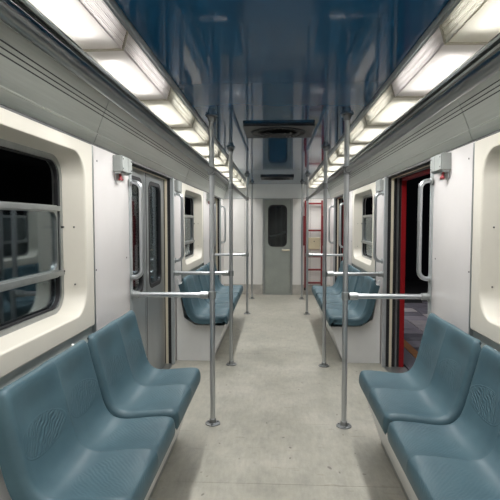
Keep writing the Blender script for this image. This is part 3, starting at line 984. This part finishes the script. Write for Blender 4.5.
# ------------------------------------------------------------------ lamp row: one covered fluorescent fitting per module
LP = 0.79
LA, LB = (0.584, 2.170), (0.604, 2.108)        # inner face top, ridge
LC = (0.752, 2.106)                            # outer lower edge
ordw = ['first', 'second', 'third', 'fourth', 'fifth', 'sixth', 'seventh', 'eighth', 'ninth', 'tenth', 'eleventh', 'twelfth']
for s, side in SIDES:
    n = 0
    for kk in range(-3, 11):
        a = 1.13 + LP * kk
        b = min(a + LP, Y1 - 0.01)
        if kk >= 0:
            label = '%s lit lamp cover from the camera along the %s ceiling edge' % (ordw[n], side)
            n += 1
        else:
            label = '%s lit lamp cover behind the camera along the %s ceiling edge' % (ordw[-1 - kk], side)
        lt = thing('ceiling_light', label, 'light', (X(s, 0.68), a, 2.18), 'fluorescent lamp covers along the ceiling edges')
        warm = kk >= 2 if s < 0 else kk != 1
        ya, yb = a + 0.004, b - 0.004
        # slightly proud at the near end so each cover laps the next
        low = link('lower_lens', MB().quad_loops([[(X(s, LB[0]), ya, LB[1]), (X(s, LC[0]), ya, LC[1])], [(X(s, LB[0]), yb, LB[1] - 0.004), (X(s, LC[0]), yb, LC[1] - 0.004)]], closed=False), M['lens_b' if warm else 'lens_a'], lt, smooth=0)
        ym = (ya + yb) / 2
        for p, q in ((ya, ym - 0.001), (ym + 0.001, yb)):
            link('ribbed_lens', MB().quad_loops([[(X(s, LA[0] + (LB[0] - LA[0]) * f / 14 - (0.0022 if f % 2 else 0.0)), y, LA[1] + (LB[1] - (0.004 if y > ym + 0.1 else 0) - LA[1]) * f / 14) for f in range(15)] for y in (p, q)], closed=False), M['ribs_b' if warm else 'ribs_a'], lt, smooth=0)
        # rolled end lips and ridge bead
        prof = [LA, LB, LC, (0.756, 2.125), (0.60, 2.125)]
        link('end_cap', MB().prism_y([(X(s, LA[0] - 0.004), LA[1]), (X(s, LB[0] - 0.004), LB[1] - 0.008), (X(s, LC[0]), LC[1] - 0.008), (X(s, LC[0]), 2.172)], yb - 0.012, yb + 0.004), M['cap'], lt)
        link('ridge_bead', MB().tube([(X(s, LB[0]), ya, LB[1]), (X(s, LB[0]), yb, LB[1] - 0.004)], 0.0035, 6), M['ribs_b' if warm else 'ribs_a'], lt)
        link('housing', MB().quad_loops([[(X(s, 0.588), y, 2.172), (X(s, 0.60), y, 2.181), (X(s, 0.765), y, 2.181), (X(s, 0.757), y, 2.106)] for y in (ya, yb)], closed=False), M['housing'], lt, smooth=0)
        link('lamp_tube', MB().tube([(X(s, 0.690), ya + 0.12, 2.150), (X(s, 0.690), yb - 0.12, 2.150)], 0.013, 10), M['tube'], lt)
        for y in (ya + 0.11, yb - 0.125):
            link('lamp_holder', MB().box((X(s, 0.672), y, 2.132), (X(s, 0.708), y + 0.014, 2.18)), M['housing'], lt)
        # light the prismatic cover throws down into the car, and outwards to its own wall
        for watt, tilt, xo, zo, wd in ((LAMP_W[0], 2, 0.67, 2.085, 0.12), (LAMP_W[1], 46, 0.71, 2.045, 0.06)):
            ld = bpy.data.lights.new('lamp_glow', 'AREA')
            ld.shape = 'RECTANGLE'
            ld.size = wd
            ld.size_y = 0.66
            ld.energy = watt
            ld.color = (1.0, 0.995, 0.975)
            ld.spread = math.radians(127)
            lo = bpy.data.objects.new('lamp_glow', ld)
            COL.objects.link(lo)
            lo.location = (X(s, xo), (ya + yb) / 2, zo)
            lo.rotation_euler = (0, -s * math.radians(tilt), 0)
            lo.parent = lt
            lo.matrix_parent_inverse = Matrix.Translation(-lt.location)

# ------------------------------------------------------------------ ceiling vents
for (yc, lab) in ((4.06, 'nearer black ceiling vent with a round slatted grille'), (8.38, 'farther black ceiling vent near the end door')):
    v = thing('ceiling_vent', lab, 'vent', (XC, yc, CEIL), 'black ceiling vents')
    hw = 0.27
    k = 7
    sq = rrect(-hw, hw, -hw, hw, 0.015, k)
    n = len(sq)
    ci = [(0.212 * math.cos(math.atan2(q, p)), 0.212 * math.sin(math.atan2(q, p))) for p, q in sq]
    zt, zb = CEIL, CEIL - 0.022
    sqw = [(XC + p, yc + q) for p, q in sq]
    cw = [(XC + p, yc + q) for p, q in ci]
    link('vent_plate', MB().quad_loops([[(p, q, zt) for p, q in sqw], [(p, q, zb) for p, q in sqw], [(p, q, zb) for p, q in cw], [(p, q, zt) for p, q in cw]]), M['ventplate'], v)
    link('grille_ring', MB().lathe((XC, yc, zb), (0, 0, -1), [(-0.004, 0.205), (0.008, 0.207), (0.010, 0.214), (0.006, 0.222), (-0.004, 0.222), (-0.004, 0.205)], 40), M['ventplate'], v)
    for i in range(3):
        rr = 0.05 + 0.05 * i
        link('ring_slat', MB().lathe((XC, yc, zb), (0, 0, -1), [(0, rr), (0.008, rr + 0.004), (0.010, rr + 0.014), (0.004, rr + 0.012), (0, rr)], 32), M['ventplate'], v)
    for i in range(36):
        t = 2 * math.pi * i / 36
        c, sn = math.cos(t), math.sin(t)
        mb = MB()
        lo = [(0.165, -0.004), (0.205, -0.004), (0.205, 0.004), (0.165, 0.004)]
        pts = [(XC + r_ * c - q * sn, yc + r_ * sn + q * c) for r_, q in lo]
        mb.quad_loops([[(p, q, zb + 0.012) for p, q in pts], [(p, q, zb - 0.006) for p, q in pts]], cap=True)
        link('slat', mb, M['ventslat'], v, smooth=0)
    link('vent_throat', MB().lathe((XC, yc, CEIL - 0.002), (0, 0, -1), [(0, 0.21), (0.002, 0.21)], 32), M['black'], v)

# ------------------------------------------------------------------ ladder and box on the end wall
lx0, lx1, ly = 0.575, 0.895, Y1 - 0.06
ld_ = thing('ladder', 'narrow red ladder standing against the end wall right of the door', 'ladder', ((lx0 + lx1) / 2, ly, 0))
for x in (lx0, lx1):
    st = link('stile', MB().box((x - 0.016, ly - 0.03, 0.12), (x + 0.016, ly + 0.03, 1.86)), M['ladder'], ld_, bevel=0.004)
    link('hook', MB().box((x - (0.042 if x == lx0 else -0.016), ly - 0.035, 0.98), (x + (-0.016 if x == lx0 else 0.042), ly + 0.035, 1.56)), M['ladder'], st, bevel=0.004)
    link('foot', MB().box((x - 0.022, ly - 0.036, 0.10), (x + 0.022, ly + 0.036, 0.15)), M['black'], st, bevel=0.004)
    link('bracket', MB().box((x - 0.012, ly + 0.03, 1.70), (x + 0.012, Y1 - 0.008, 1.74)), M['steel_dull'], ld_)
    link('bracket', MB().box((x - 0.012, ly + 0.03, 0.3), (x + 0.012, Y1 - 0.008, 0.34)), M['steel_dull'], ld_)
for zz in (1.80, 1.275, 0.765, 0.505, 0.245):
    link('rung', MB().box((lx0 + 0.016, ly - 0.018, zz - 0.017), (lx1 - 0.016, ly + 0.018, zz + 0.017)), M['ladder'], ld_, bevel=0.004)
cb = thing('wall_box', 'small cream box on the end wall behind the red ladder', 'box', (0.75, Y1, 0.9))
link('box_body', MB().box((0.635, Y1 - 0.026, 0.90), (0.865, Y1 - 0.007, 1.125)), M['creambox'], cb, bevel=0.006)
link('box_lid', MB().box((0.628, Y1 - 0.030, 1.085), (0.872, Y1 - 0.007, 1.135)), M['creambox'], cb, bevel=0.005)
link('box_knob', MB().lathe((0.75, Y1 - 0.03, 1.06), (0, -1, 0), [(0, 0.012), (0.006, 0.012), (0.008, 0.0)], 10), M['screw'], cb)
